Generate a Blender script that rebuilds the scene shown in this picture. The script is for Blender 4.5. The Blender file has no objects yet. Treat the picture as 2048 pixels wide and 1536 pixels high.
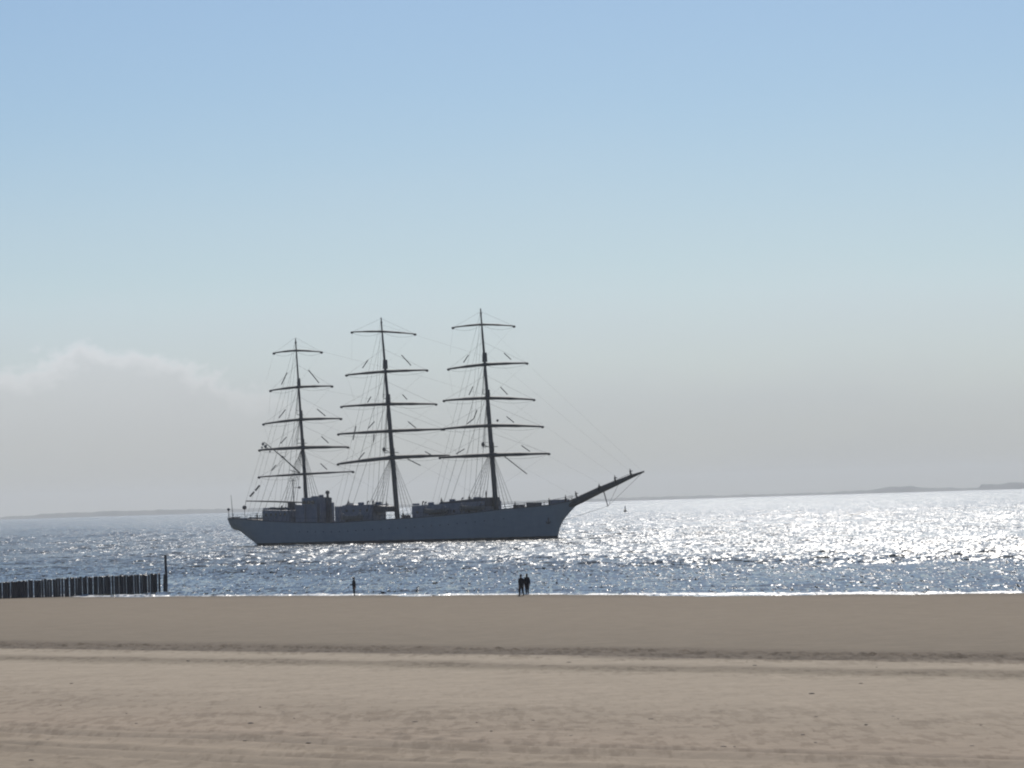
import bpy, bmesh, math, random
import numpy as np
from mathutils import Vector, Matrix

random.seed(7)
R = math.radians
scene = bpy.context.scene
col = scene.collection

# ------------------------------------------------------------------ camera
F = 7000.0                 # focal length in pixels of the 2048 px wide photo
CAMZ = 8.2
PITCH = math.atan(235 / F)
ROLL = 0.030
cam = bpy.data.cameras.new('camera')
cam.sensor_width = 36.0
cam.lens = 36.0 * F / 2048
cam.clip_start = 0.5
cam.clip_end = 60000
camo = bpy.data.objects.new('camera', cam)
col.objects.link(camo)
fwd = Vector((0, math.cos(PITCH), math.sin(PITCH)))
upz = Vector((0, -math.sin(PITCH), math.cos(PITCH)))
cright = (Vector((1, 0, 0)) * math.cos(ROLL) - upz * math.sin(ROLL)).normalized()
cup = (Vector((1, 0, 0)) * math.sin(ROLL) + upz * math.cos(ROLL)).normalized()
m3 = Matrix((cright, cup, -fwd)).transposed()
camo.matrix_world = Matrix.Translation((0, 0, CAMZ)) @ m3.to_4x4()
scene.camera = camo

def ray(x, y):
    return fwd * F + cright * (x - 1024) + cup * (768 - y)

# ------------------------------------------------------------------ world, sun, exposure
SUN_EL, SUN_AZ = R(34), R(4.5)
world = bpy.data.worlds.new('World')
scene.world = world
world.use_nodes = True
wn = world.node_tree
wn.nodes.clear()
def N(nt, t, **kw):
    n = nt.nodes.new(t)
    for k, v in kw.items():
        setattr(n, k, v)
    return n
def L(nt, a, b):
    nt.links.new(a, b)
def val(nt, v):
    n = nt.nodes.new('ShaderNodeValue'); n.outputs[0].default_value = v; return n.outputs[0]
def math_(nt, op, a, b=None, c=None, clamp=False):
    n = nt.nodes.new('ShaderNodeMath'); n.operation = op; n.use_clamp = clamp
    for i, s in enumerate((a, b, c)):
        if s is None: continue
        if isinstance(s, (int, float)): n.inputs[i].default_value = s
        else: nt.links.new(s, n.inputs[i])
    return n.outputs[0]
def ramp(nt, fac, stops, interp='LINEAR'):
    n = nt.nodes.new('ShaderNodeValToRGB'); cr = n.color_ramp; cr.interpolation = interp
    while len(cr.elements) < len(stops): cr.elements.new(0.5)
    for e, (p, c) in zip(cr.elements, stops):
        e.position = p; e.color = (c[0], c[1], c[2], 1) if not isinstance(c, (int, float)) else (c, c, c, 1)
    nt.links.new(fac, n.inputs[0]); return n.outputs[0]
def mix(nt, f, a, b, blend='MIX'):
    n = nt.nodes.new('ShaderNodeMix'); n.data_type = 'RGBA'; n.blend_type = blend
    for i, s in ((0, f), (6, a), (7, b)):
        if isinstance(s, (int, float)): n.inputs[i].default_value = s if i == 0 else (s, s, s, 1)
        elif isinstance(s, tuple): n.inputs[i].default_value = (s[0], s[1], s[2], 1)
        else: nt.links.new(s, n.inputs[i])
    return n.outputs[2]
def noise(nt, vec, scale, detail=3, rough=0.5, dist=0.0):
    n = nt.nodes.new('ShaderNodeTexNoise')
    n.inputs['Scale'].default_value = scale; n.inputs['Detail'].default_value = detail
    n.inputs['Roughness'].default_value = rough; n.inputs['Distortion'].default_value = dist
    if vec is not None: nt.links.new(vec, n.inputs['Vector'])
    return n
def vmap(nt, vec, sc=(1, 1, 1), rot=(0, 0, 0), loc=(0, 0, 0)):
    n = nt.nodes.new('ShaderNodeMapping')
    n.inputs['Scale'].default_value = sc; n.inputs['Rotation'].default_value = rot; n.inputs['Location'].default_value = loc
    nt.links.new(vec, n.inputs['Vector']); return n.outputs[0]

sky = N(wn, 'ShaderNodeTexSky')
sky.sky_type = 'NISHITA'
sky.sun_disc = False
sky.sun_elevation = SUN_EL
sky.sun_rotation = SUN_AZ
sky.altitude = 0
sky.air_density = 1.0
sky.dust_density = 0.3
sky.ozone_density = 2.0
tc = N(wn, 'ShaderNodeTexCoord')
sep = N(wn, 'ShaderNodeSeparateXYZ'); L(wn, tc.outputs['Generated'], sep.inputs[0])
# bank of cloud and murk lying low over the sea; its top edge is higher on the left
nz = noise(wn, vmap(wn, tc.outputs['Generated'], (1, 1, 2.0)), 9.0, 5, 0.55, 0.3)
nz2 = noise(wn, vmap(wn, tc.outputs['Generated'], (1, 1, 1.6)), 34.0, 6, 0.6, 0.2)
el = sep.outputs[2]
az = sep.outputs[0]
lift = math_(wn, 'ADD', math_(wn, 'MULTIPLY', math_(wn, 'SUBTRACT', nz.outputs[0], 0.5), 0.030),
             math_(wn, 'MULTIPLY', math_(wn, 'SUBTRACT', nz2.outputs[0], 0.5), 0.010))
elw = math_(wn, 'ADD', el, lift)
murk = ramp(wn, math_(wn, 'MULTIPLY', elw, 5.0), [(0.0, 1.0), (0.10, 0.9), (0.22, 0.60), (0.36, 0.22), (0.6, 0.0)], 'EASE')
skyc = mix(wn, 1.0, sky.outputs[0], (0.815, 0.955, 1.14), 'MULTIPLY')
murkc = mix(wn, math_(wn, 'MULTIPLY', el, 17.0, clamp=True), (7.1, 7.2, 6.7), (9.9, 10.9, 12.2))
skyc = mix(wn, murk, skyc, murkc)
# cumulus bank at the left
bx = math_(wn, 'SUBTRACT', az, -0.122)
shoulder = math_(wn, 'SUBTRACT', 0.0445, math_(wn, 'MULTIPLY', math_(wn, 'MULTIPLY', bx, bx), 3.0))
shoulder = math_(wn, 'ADD', shoulder, math_(wn, 'MULTIPLY', math_(wn, 'SUBTRACT', nz2.outputs[0], 0.5), 0.030))
nz3 = noise(wn, tc.outputs['Generated'], 120.0, 5, 0.6, 0.2)
shoulder = math_(wn, 'ADD', shoulder, math_(wn, 'MULTIPLY', math_(wn, 'SUBTRACT', nz3.outputs[0], 0.5), 0.012))
dd = math_(wn, 'SUBTRACT', shoulder, el)          # > 0 inside the cloud
inside = ramp(wn, math_(wn, 'ADD', math_(wn, 'MULTIPLY', dd, 90.0), 0.5), [(0.3, 0.0), (0.75, 1.0)], 'EASE')
rim = ramp(wn, math_(wn, 'MULTIPLY', dd, 90.0), [(0.0, (13.2, 13.4, 14.0)), (0.16, (12.2, 12.4, 12.8)), (0.6, (10.0, 10.4, 10.8))])
cloudc = mix(wn, ramp(wn, math_(wn, 'MULTIPLY', el, 22.0), [(0.0, 1.0), (1.0, 0.0)]), rim, (7.5, 7.6, 7.2))
fadeside = ramp(wn, math_(wn, 'MULTIPLY', math_(wn, 'ABSOLUTE', bx), 8.0), [(0.2, 0.72), (0.75, 0.0)], 'EASE')
skyc = mix(wn, math_(wn, 'MULTIPLY', inside, fadeside), skyc, cloudc)
bg = N(wn, 'ShaderNodeBackground'); bg.inputs[1].default_value = 0.06
L(wn, skyc, bg.inputs[0])
wo = N(wn, 'ShaderNodeOutputWorld'); L(wn, bg.outputs[0], wo.inputs[0])

sun = bpy.data.lights.new('sun', 'SUN')
sun.energy = 3.8
sun.angle = R(0.5)
sun.color = (1.0, 0.95, 0.88)
suno = bpy.data.objects.new('sun', sun)
S = Vector((math.sin(SUN_AZ) * math.cos(SUN_EL), math.cos(SUN_AZ) * math.cos(SUN_EL), math.sin(SUN_EL)))
suno.rotation_euler = S.to_track_quat('Z', 'Y').to_euler()
suno.location = (0, 0, 300)
col.objects.link(suno)

scene.view_settings.view_transform = 'Standard'
scene.view_settings.look = 'None'
scene.view_settings.gamma = 1.0
scene.view_settings.exposure = 0.0
scene.cycles.filter_width = 2.1
scene.cycles.sample_clamp_direct = 4.0
scene.cycles.sample_clamp_indirect = 4.0
scene.cycles.volume_bounces = 0
scene.cycles.max_bounces = 5

# ------------------------------------------------------------------ materials
def principled(name, base=(0.5, 0.5, 0.5), rough=0.6, metal=0.0, spec=0.5):
    m = bpy.data.materials.new(name); m.use_nodes = True
    nt = m.node_tree; b = nt.nodes['Principled BSDF']
    b.inputs['Base Color'].default_value = (*base, 1)
    b.inputs['Roughness'].default_value = rough
    b.inputs['Metallic'].default_value = metal
    b.inputs['Specular IOR Level'].default_value = spec
    return m, nt, b
def varied(name, c1, c2, scale, rough=0.6, stretch=(1, 1, 1), spec=0.4, detail=4, bump=0.0):
    m, nt, b = principled(name, c1, rough, spec=spec)
    t = N(nt, 'ShaderNodeTexCoord')
    n = noise(nt, vmap(nt, t.outputs['Object'], stretch), scale, detail, 0.6)
    L(nt, ramp(nt, n.outputs[0], [(0.32, c1), (0.68, c2)]), b.inputs['Base Color'])
    if bump:
        bp = N(nt, 'ShaderNodeBump'); bp.inputs['Distance'].default_value = bump; bp.inputs['Strength'].default_value = 0.6
        L(nt, n.outputs[0], bp.inputs['Height']); L(nt, bp.outputs[0], b.inputs['Normal'])
    return m
M = {}
M['hull'] = varied('hull_paint', (0.205, 0.26, 0.32), (0.235, 0.295, 0.355), 0.35, 0.55, (1, 1, 5), spec=0.3)
_nt = M['hull'].node_tree; _b = _nt.nodes['Principled BSDF']; _src = _b.inputs['Base Color'].links[0].from_socket
_tc = N(_nt, 'ShaderNodeTexCoord'); _sp = N(_nt, 'ShaderNodeSeparateXYZ'); L(_nt, _tc.outputs['Object'], _sp.inputs[0])
_st = noise(_nt, vmap(_nt, _tc.outputs['Object'], (1.2, 1, 0.10)), 1.0, 4, 0.6)
_c2 = mix(_nt, 1.0, _src, ramp(_nt, _st.outputs[0], [(0.35, 0.93), (0.6, 1.0)]), 'MULTIPLY')
_zz = math_(_nt, 'ADD', _sp.outputs[2], math_(_nt, 'MULTIPLY', _st.outputs[0], 0.25))
_wl = ramp(_nt, math_(_nt, 'DIVIDE', _zz, 10.0), [(0.070, 0.0), (0.078, 1.0)])
L(_nt, mix(_nt, _wl, (0.012, 0.014, 0.02), _c2), _b.inputs['Base Color'])
M['boot'] = varied('boot_top_paint', (0.010, 0.012, 0.018), (0.02, 0.022, 0.03), 0.5, 0.5, spec=0.3)
M['house'] = varied('house_paint', (0.13, 0.15, 0.20), (0.20, 0.22, 0.28), 0.8, 0.55, spec=0.3)
M['dark'] = varied('dark_paint', (0.04, 0.045, 0.06), (0.07, 0.075, 0.09), 1.5, 0.6, spec=0.3)
M['spar'] = varied('spar_paint', (0.035, 0.04, 0.045), (0.06, 0.065, 0.07), 1.2, 0.6, spec=0.25)
M['rope'] = varied('tarred_rope', (0.05, 0.05, 0.052), (0.085, 0.085, 0.085), 2.0, 0.9, spec=0.1)
M['canvas'] = varied('canvas', (0.13, 0.135, 0.14), (0.20, 0.20, 0.20), 1.5, 0.9, spec=0.1)
M['deck'] = varied('deck_planks', (0.16, 0.12, 0.08), (0.25, 0.20, 0.14), 2.0, 0.8, (1, 8, 1))
M['glass'] = principled('window_glass', (0.02, 0.025, 0.03), 0.1)[0]
M['wood'] = varied('wet_pile_wood', (0.022, 0.021, 0.027), (0.10, 0.085, 0.09), 3.0, 0.55, (2, 2, 0.4), spec=0.35, bump=0.02)
M['coat'] = varied('dark_coat_cloth', (0.010, 0.011, 0.016), (0.022, 0.022, 0.028), 12, 0.9, spec=0.1)
M['trousers'] = varied('dark_trouser_cloth', (0.010, 0.010, 0.013), (0.018, 0.018, 0.022), 14, 0.9, spec=0.1)
M['skin'] = varied('skin', (0.22, 0.13, 0.09), (0.30, 0.18, 0.13), 10, 0.6)
M['hair'] = varied('hair', (0.015, 0.012, 0.010), (0.03, 0.022, 0.018), 30, 0.8)
M['shirt'] = varied('navy_shirt_cloth', (0.015, 0.018, 0.028), (0.03, 0.035, 0.05), 12, 0.9, spec=0.1)
M['feather'] = varied('grey_feathers', (0.035, 0.035, 0.04), (0.10, 0.10, 0.11), 14, 0.8)
M['buoy'] = varied('buoy_paint', (0.02, 0.03, 0.02), (0.05, 0.06, 0.045), 1.5, 0.5)

# ------------------------------------------------------------------ helpers
def tag(o, label=None, cat=None, group=None, kind=None):
    if label: o['label'] = label
    if cat: o['category'] = cat
    if group: o['group'] = group
    if kind: o['kind'] = kind
    return o
def empty(name, loc, rotz=0.0):
    o = bpy.data.objects.new(name, None); o.empty_display_size = 0.5
    o.location = loc; o.rotation_euler = (0, 0, rotz); col.objects.link(o); return o
class MB:
    """collects shapes into one mesh object"""
    def __init__(s): s.v = []; s.f = []
    def add(s, vs, fs):
        k = len(s.v); s.v += [tuple(v) for v in vs]; s.f += [tuple(i + k for i in f) for f in fs]; return s
    def tube(s, pts, rad, n=8, cap=True):
        pts = [Vector(p) for p in pts]
        if not isinstance(rad, (list, tuple)): rad = [rad] * len(pts)
        rings = []; ref = None
        for i, p in enumerate(pts):
            d = (pts[min(i + 1, len(pts) - 1)] - pts[max(i - 1, 0)]).normalized()
            if ref is None: ref = Vector((0, 0, 1)) if abs(d.z) < 0.9 else Vector((1, 0, 0))
            a = d.cross(ref).normalized(); b = a.cross(d).normalized()
            rings.append([p + (a * math.cos(t) + b * math.sin(t)) * rad[i] for t in [2 * math.pi * k / n for k in range(n)]])
        vs = [v for r in rings for v in r]; fs = []
        for i in range(len(pts) - 1):
            for k in range(n):
                fs.append((i * n + k, i * n + (k + 1) % n, (i + 1) * n + (k + 1) % n, (i + 1) * n + k))
        if cap:
            fs.append(tuple(range(n))[::-1]); fs.append(tuple(range((len(pts) - 1) * n, len(pts) * n)))
        return s.add(vs, fs)
    def box(s, lo, hi, bev=0.0):
        x0, y0, z0 = lo; x1, y1, z1 = hi; b = bev
        if not b:
            return s.add([(x0, y0, z0), (x1, y0, z0), (x1, y1, z0), (x0, y1, z0), (x0, y0, z1), (x1, y0, z1), (x1, y1, z1), (x0, y1, z1)],
                         [(0, 3, 2, 1), (4, 5, 6, 7), (0, 1, 5, 4), (1, 2, 6, 5), (2, 3, 7, 6), (3, 0, 4, 7)])
        bm = bmesh.new(); bmesh.ops.create_cube(bm, size=1)
        for v in bm.verts:
            v.co = Vector(((x0 + x1) / 2 + v.co.x * (x1 - x0), (y0 + y1) / 2 + v.co.y * (y1 - y0), (z0 + z1) / 2 + v.co.z * (z1 - z0)))
        bmesh.ops.bevel(bm, geom=bm.edges[:], offset=b, segments=2, affect='EDGES')
        bm.verts.index_update()
        s.add([v.co.copy() for v in bm.verts], [[v.index for v in f.verts] for f in bm.faces]); bm.free(); return s
    def ball(s, c, r, sc=(1, 1, 1), seg=12, ring=8):
        c = Vector(c); vs = [c + Vector((0, 0, r * sc[2]))]; fs = []
        for i in range(1, ring):
            t = math.pi * i / ring
            for k in range(seg):
                p = 2 * math.pi * k / seg
                vs.append(c + Vector((r * sc[0] * math.sin(t) * math.cos(p), r * sc[1] * math.sin(t) * math.sin(p), r * sc[2] * math.cos(t))))
        vs.append(c - Vector((0, 0, r * sc[2])))
        for k in range(seg): fs.append((0, 1 + k, 1 + (k + 1) % seg))
        for i in range(ring - 2):
            for k in range(seg):
                a = 1 + i * seg + k; b = 1 + i * seg + (k + 1) % seg
                fs.append((a, a + seg, b + seg, b))
        e = len(vs) - 1; o = 1 + (ring - 2) * seg
        for k in range(seg): fs.append((o + k, e, o + (k + 1) % seg))
        return s.add(vs, fs)
    def build(s, name, mats, parent=None, smooth=True):
        me = bpy.data.meshes.new(name); me.from_pydata(s.v, [], s.f)
        if not isinstance(mats, (list, tuple)): mats = [mats]
        for m in mats: me.materials.append(m)
        if smooth:
            me.shade_smooth()
            try: me.set_sharp_from_angle(angle=R(40))
            except Exception: pass
        me.update()
        o = bpy.data.objects.new(name, me); col.objects.link(o)
        if parent: o.parent = parent
        return o
def grid_mesh(name, X, Y, Z, mat):
    nr, nc = X.shape
    me = bpy.data.meshes.new(name)
    me.vertices.add(nr * nc)
    me.vertices.foreach_set('co', np.stack([X, Y, Z], -1).astype(np.float32).ravel())
    i = np.arange((nr - 1) * nc).reshape(nr - 1, nc)[:, :-1].ravel()
    q = np.stack([i, i + 1, i + nc + 1, i + nc], -1).astype(np.int32)
    me.loops.add(q.size); me.loops.foreach_set('vertex_index', q.ravel())
    me.polygons.add(len(q)); me.polygons.foreach_set('loop_start', np.arange(0, q.size, 4, dtype=np.int32))
    me.update(calc_edges=True); me.shade_smooth()
    me.materials.append(mat)
    o = bpy.data.objects.new(name, me); col.objects.link(o); return o

# numpy value noise
def hsh(ix, iy, seed):
    h = (ix.astype(np.int64) * 374761393 + iy.astype(np.int64) * 668265263 + seed * 974634777) & 0xffffffff
    h = ((h ^ (h >> 13)) * 1274126177) & 0xffffffff
    return ((h ^ (h >> 16)) & 0xffff) / 65535.0
def vnoise(x, y, seed=0):
    ix = np.floor(x); iy = np.floor(y); fx = x - ix; fy = y - iy
    fx = fx * fx * (3 - 2 * fx); fy = fy * fy * (3 - 2 * fy)
    a = hsh(ix, iy, seed); b = hsh(ix + 1, iy, seed); c = hsh(ix, iy + 1, seed); d = hsh(ix + 1, iy + 1, seed)
    return (a + (b - a) * fx) * (1 - fy) + (c + (d - c) * fx) * fy - 0.5
def fbm(x, y, seed=0, oct=4, gain=0.5):
    r = 0; a = 1.0
    for k in range(oct):
        r = r + a * vnoise(x * 2 ** k + 17.3 * k, y * 2 ** k - 9.1 * k, seed + k); a *= gain
    return r

# shore frame: the waterline runs at 45 degrees to the view; s > 0 inland, t along the shore
S0 = 307.0
RT = math.sqrt(0.5)
def shore_s(x, y): return -(x + y - S0) * RT
def shore_t(x, y): return (x - (y - S0)) * RT
def beach_z(s):
    return np.interp(s, [-400, -60, -8, 0, 100, 108, 112, 118, 165, 180, 205, 217, 260, 500],
                        [-9, -3.0, -0.45, 0.0, 1.45, 1.62, 1.74, 1.80, 2.5, 3.0, 5.2, 6.4, 6.6, 7.0])

# ------------------------------------------------------------------ beach
def edge_cols(cmax, n, far, k):
    a = np.linspace(-cmax, cmax, n); e = cmax * np.exp(np.linspace(0, math.log(far / cmax), k + 1)[1:])
    return np.concatenate([-e[::-1], a, e])
rows = 62 * np.exp(np.arange(0, math.log(420 / 62), 0.0018))
rows = np.concatenate([[-300, -200, -120, -60, -20, 0, 10, 20, 30, 38, 45, 50, 54, 58], rows])
cols = edge_cols(0.17, 760, 3.2, 26)
Yg = np.repeat(rows[:, None], len(cols), 1)
Xg = cols[None, :] * np.maximum(np.abs(rows), 62)[:, None] * 1.0
s_ = shore_s(Xg, Yg); t_ = shore_t(Xg, Yg)
Zs = beach_z(s_)
warp = 1.6 * fbm(t_ / 22, s_ / 40, 3, 3)
sw = s_ + warp
def band(c, w): return np.exp(-((sw - c) / w) ** 2)
fine = fbm(t_ / 0.9, s_ / 0.9, 11, 3)
clod = np.maximum(fbm(t_ / 0.42, s_ / 0.6, 21, 2) - 0.08, 0)
dryness = np.clip((sw - 104) / 6, 0, 1)
Zs = Zs + 0.13 * fbm(t_ / 11, s_ / 20, 91, 3) * np.exp(-(s_ / 12) ** 2)
Zs = Zs + 0.018 * fbm(t_ / 5, s_ / 2.5, 5, 3) * (0.4 + dryness) * np.clip(s_ / 5, 0, 1)
Zs = Zs + (0.012 * dryness + 0.05 * band(110.5, 2.2) + 0.02 * band(121, 1.6)) * fine * 1.2
Zs = Zs + (0.30 * band(108.5, 3.4) + 0.09 * band(121, 2.0)) * clod
pat = np.clip(3.0 * fbm(t_ / 9, s_ / 3.5, 31, 2) + 0.2, 0, 1) * np.clip((sw - 139) / 6, 0, 1)
Zs = Zs + pat * (0.11 * clod + 0.03 * fine)
for c, w, a in ((112.6, 0.7, -0.05), (119.4, 0.5, -0.035), (122.6, 0.5, -0.03), (157.5, 0.45, -0.09), (159.6, 0.45, -0.09), (163.3, 0.5, -0.09), (165.6, 0.5, -0.09)):
    on = np.clip(0.6 + 1.3 * fbm(t_ / 30, t_ * 0 + c, 41, 2), 0, 1)
    Zs = Zs + a * on * (np.exp(-((sw - c) / w) ** 2) - 0.7 * np.exp(-((sw - c - 2.0 * w) / w) ** 2) - 0.5 * np.exp(-((sw - c + 2.0 * w) / w) ** 2))

m, nt, b = principled('beach_sand', (0.3, 0.27, 0.22), 0.95, spec=0.04)
g = N(nt, 'ShaderNodeTexCoord')
sp = N(nt, 'ShaderNodeSeparateXYZ'); L(nt, g.outputs['Object'], sp.inputs[0])
sx = math_(nt, 'MULTIPLY', math_(nt, 'SUBTRACT', S0, math_(nt, 'ADD', sp.outputs[0], sp.outputs[1])), RT)
rotv = vmap(nt, g.outputs['Object'], (1, 1, 1), (0, 0, R(45)))     # x across the shore, y along it
n1 = noise(nt, vmap(nt, rotv, (0.12, 0.035, 1), (0, 0, 0)), 1.0, 5, 0.6)
n2 = noise(nt, vmap(nt, rotv, (0.8, 0.5, 1)), 1.0, 5, 0.65)
n3 = noise(nt, vmap(nt, rotv, (3, 3, 1)), 1.0, 4, 0.6)
sxn = math_(nt, 'ADD', sx, math_(nt, 'MULTIPLY', math_(nt, 'SUBTRACT', n1.outputs[0], 0.5), 5.0))
wet = ramp(nt, math_(nt, 'DIVIDE', sxn, 200.0), [
    (0.0, (0.180, 0.150, 0.112)), (0.06, (0.265, 0.212, 0.152)), (0.30, (0.275, 0.222, 0.160)), (0.50, (0.245, 0.200, 0.146)),
    (0.528, (0.19, 0.152, 0.112)), (0.562, (0.185, 0.150, 0.112)), (0.575, (0.415, 0.343, 0.256)), (0.592, (0.415, 0.343, 0.256)),
    (0.602, (0.275, 0.225, 0.165)), (0.615, (0.285, 0.235, 0.170)), (0.628, (0.420, 0.346, 0.258)), (0.70, (0.415, 0.340, 0.254)), (0.735, (0.375, 0.304, 0.226)),
    (0.785, (0.385, 0.305, 0.226)), (0.80, (0.40, 0.32, 0.235)), (0.84, (0.355, 0.285, 0.208)), (1.0, (0.40, 0.335, 0.24))])
mot = ramp(nt, n2.outputs[0], [(0.25, 0.93), (0.75, 1.18)])
cc = mix(nt, 1.0, wet, mot, 'MULTIPLY')
cc = mix(nt, 1.0, cc, ramp(nt, n3.outputs[0], [(0.25, 0.9), (0.75, 1.08)]), 'MULTIPLY')
# damp trampled lumps, relief shadow also painted into their colour: along the strand line and in patches of the dry sand
n4 = noise(nt, vmap(nt, g.outputs['Object'], (3.0, 0.45, 1)), 1.0, 4, 0.65)
n5 = noise(nt, vmap(nt, rotv, (0.25, 0.10, 1)), 1.0, 3, 0.6)
where = ramp(nt, math_(nt, 'DIVIDE', sxn, 200.0), [(0.50, 0.0), (0.535, 0.9), (0.572, 0.9), (0.585, 0.15), (0.598, 0.15), (0.606, 0.8), (0.622, 0.5), (0.64, 0.1), (0.70, 0.25), (0.735, 0.55), (0.80, 0.55), (0.84, 0.4)])
lumps = ramp(nt, math_(nt, 'ADD', n4.outputs[0], math_(nt, 'MULTIPLY', math_(nt, 'SUBTRACT', n5.outputs[0], 0.5), 0.5)), [(0.50, 0.0), (0.60, 1.0)])
cc = mix(nt, math_(nt, 'MULTIPLY', where, lumps), cc, mix(nt, 1.0, cc, (0.66, 0.64, 0.62), 'MULTIPLY'))
L(nt, cc, b.inputs['Base Color'])
bp = N(nt, 'ShaderNodeBump'); bp.inputs['Distance'].default_value = 0.03; bp.inputs['Strength'].default_value = 0.5
L(nt, n3.outputs[0], bp.inputs['Height']); L(nt, bp.outputs[0], b.inputs['Normal'])
beach = grid_mesh('beach', Xg, Yg, Zs, m)
tag(beach, 'wide sandy beach, darker and wet towards the sea', 'beach', kind='structure')

# ------------------------------------------------------------------ sea
rs = [205.0]
while rs[-1] < 13500:
    d = rs[-1]
    k = 0.0011 if d < 1300 else min(0.012, 0.0011 + (d - 1300) / 700000)
    rs.append(d * (1 + k))
rows = np.array(rs)
cols = edge_cols(0.165, 900, 1.3, 16)
Yg = np.repeat(rows[:, None], len(cols), 1)
Xg = cols[None, :] * rows[:, None]
s_ = shore_s(Xg, Yg); t_ = shore_t(Xg, Yg)
rng = np.random.RandomState(4)
H = np.zeros_like(Xg)
H2 = np.zeros_like(Xg)
grp = 0.55 + 1.1 * np.clip(fbm(t_ / 60, s_ / 26, 61, 3) + 0.35, 0, 1)
for i in range(54):
    lam = 1.1 * (7.5 / 1.1) ** (rng.rand())
    th = R(225 + 20) + rng.randn() * 0.75
    k = 2 * math.pi / lam
    amp = 0.0058 * lam ** 0.8 * (0.6 + 0.8 * rng.rand())
    ok = np.clip((lam / (Yg * 0.0013) - 1.2), 0, 1)
    ph = k * (Xg * math.cos(th) + Yg * math.sin(th)) + rng.rand() * 6.283
    H += amp * ok * np.sin(ph)
calm = np.clip(-s_ / 110, 0.4, 1.0)
for i in range(26):      # longer waves, the only ones that show far out
    lam = 7.0 * (38.0 / 7.0) ** (rng.rand())
    th = R(250) + rng.randn() * 0.6
    k = 2 * math.pi / lam
    ok = np.clip((lam / (Yg * 0.0028) - 1.0), 0, 1) * np.clip((Yg - 500) / 700, 0.25, 1)
    H += 0.020 * (lam / 10) ** 0.5 * (0.6 + 0.8 * rng.rand()) * ok * np.sin(k * (Xg * math.cos(th) + Yg * math.sin(th)) + rng.rand() * 6.283)
H = H * grp * calm
# low breakers running in parallel with the shore
for c, a, w in ((-3.0, 0.10, 1.2), (-9.5, 0.16, 1.4), (-19, 0.16, 1.8), (-33, 0.14, 2.2)):
    on = np.clip(0.3 + 2.0 * fbm(t_ / 14 + c, s_ / 60, 71, 2), 0, 1)
    H += a * on * np.exp(-((s_ - c - 3 * fbm(t_ / 12, t_ * 0 + c, 73, 2)) / w) ** 2)
H = np.where(s_ > 0, H * 0.2, H)
m, nt, b = principled('sea_water', (0.085, 0.082, 0.055), 0.20, spec=0.5)
b.inputs['IOR'].default_value = 1.333
g = N(nt, 'ShaderNodeTexCoord')
geo = N(nt, 'ShaderNodeNewGeometry')
sp = N(nt, 'ShaderNodeSeparateXYZ'); L(nt, g.outputs['Object'], sp.inputs[0])
sx = math_(nt, 'MULTIPLY', math_(nt, 'SUBTRACT', S0, math_(nt, 'ADD', sp.outputs[0], sp.outputs[1])), RT)
rotv = vmap(nt, g.outputs['Object'], (1, 1, 1), (0, 0, R(45)))
na = noise(nt, vmap(nt, rotv, (1.0, 0.6, 1)), 2.2, 3, 0.6)
nb = noise(nt, vmap(nt, rotv, (1.0, 0.6, 1), (0, 0, 0.5)), 0.35, 2, 0.5)
gust = noise(nt, vmap(nt, rotv, (0.02, 0.007, 1)), 1.0, 4, 0.6)
def slopev(n, amp):
    v = N(nt, 'ShaderNodeVectorMath', operation='SUBTRACT'); L(nt, n.outputs['Color'], v.inputs[0]); v.inputs[1].default_value = (0.5, 0.5, 0.5)
    w = N(nt, 'ShaderNodeVectorMath', operation='MULTIPLY'); L(nt, v.outputs[0], w.inputs[0]); w.inputs[1].default_value = (amp, amp, 0)
    return w.outputs[0]
ad = N(nt, 'ShaderNodeVectorMath', operation='ADD'); L(nt, slopev(na, 2.3), ad.inputs[0]); L(nt, slopev(nb, 0.8), ad.inputs[1])
# sheltered inshore water and gust lanes
lane = noise(nt, vmap(nt, rotv, (0.022, 0.009, 1)), 1.0, 4, 0.65)
sxw = math_(nt, 'ADD', sx, math_(nt, 'MULTIPLY', math_(nt, 'SUBTRACT', lane.outputs[0], 0.5), 190.0))
sh = ramp(nt, math_(nt, 'DIVIDE', math_(nt, 'MULTIPLY', sxw, -1.0), 400.0), [(0.0, 0.28), (0.25, 0.36), (0.38, 0.80), (0.7, 0.95)])
gu = ramp(nt, gust.outputs[0], [(0.35, 0.72), (0.65, 1.1)])
row = noise(nt, vmap(nt, g.outputs['Object'], (0.55, 0.016, 1), (0, 0, R(7))), 1.0, 3, 0.65)
gu = math_(nt, 'MULTIPLY', gu, ramp(nt, row.outputs[0], [(0.32, 0.55), (0.66, 1.35)]))
row2 = noise(nt, vmap(nt, g.outputs['Object'], (0.24, 0.0028, 1), (0, 0, R(-3))), 1.0, 4, 0.7, 0.4)
gu = math_(nt, 'MULTIPLY', gu, ramp(nt, row2.outputs[0], [(0.36, 0.55), (0.64, 1.3)]))
sc = N(nt, 'ShaderNodeVectorMath', operation='SCALE'); L(nt, ad.outputs[0], sc.inputs[0]); L(nt, math_(nt, 'MULTIPLY', sh, gu), sc.inputs['Scale'])
ad2 = N(nt, 'ShaderNodeVectorMath', operation='ADD'); lee = N(nt, 'ShaderNodeVectorMath', operation='ADD'); L(nt, geo.outputs['Normal'], lee.inputs[0]); lee.inputs[1].default_value = (0, 0, 0)   # waves are steeper on the side that faces the shore
near = ramp(nt, math_(nt, 'DIVIDE', math_(nt, 'MULTIPLY', sxw, -1.0), 400.0), [(0.0, 1.0), (0.22, 0.9), (0.42, 0.0)])
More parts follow.
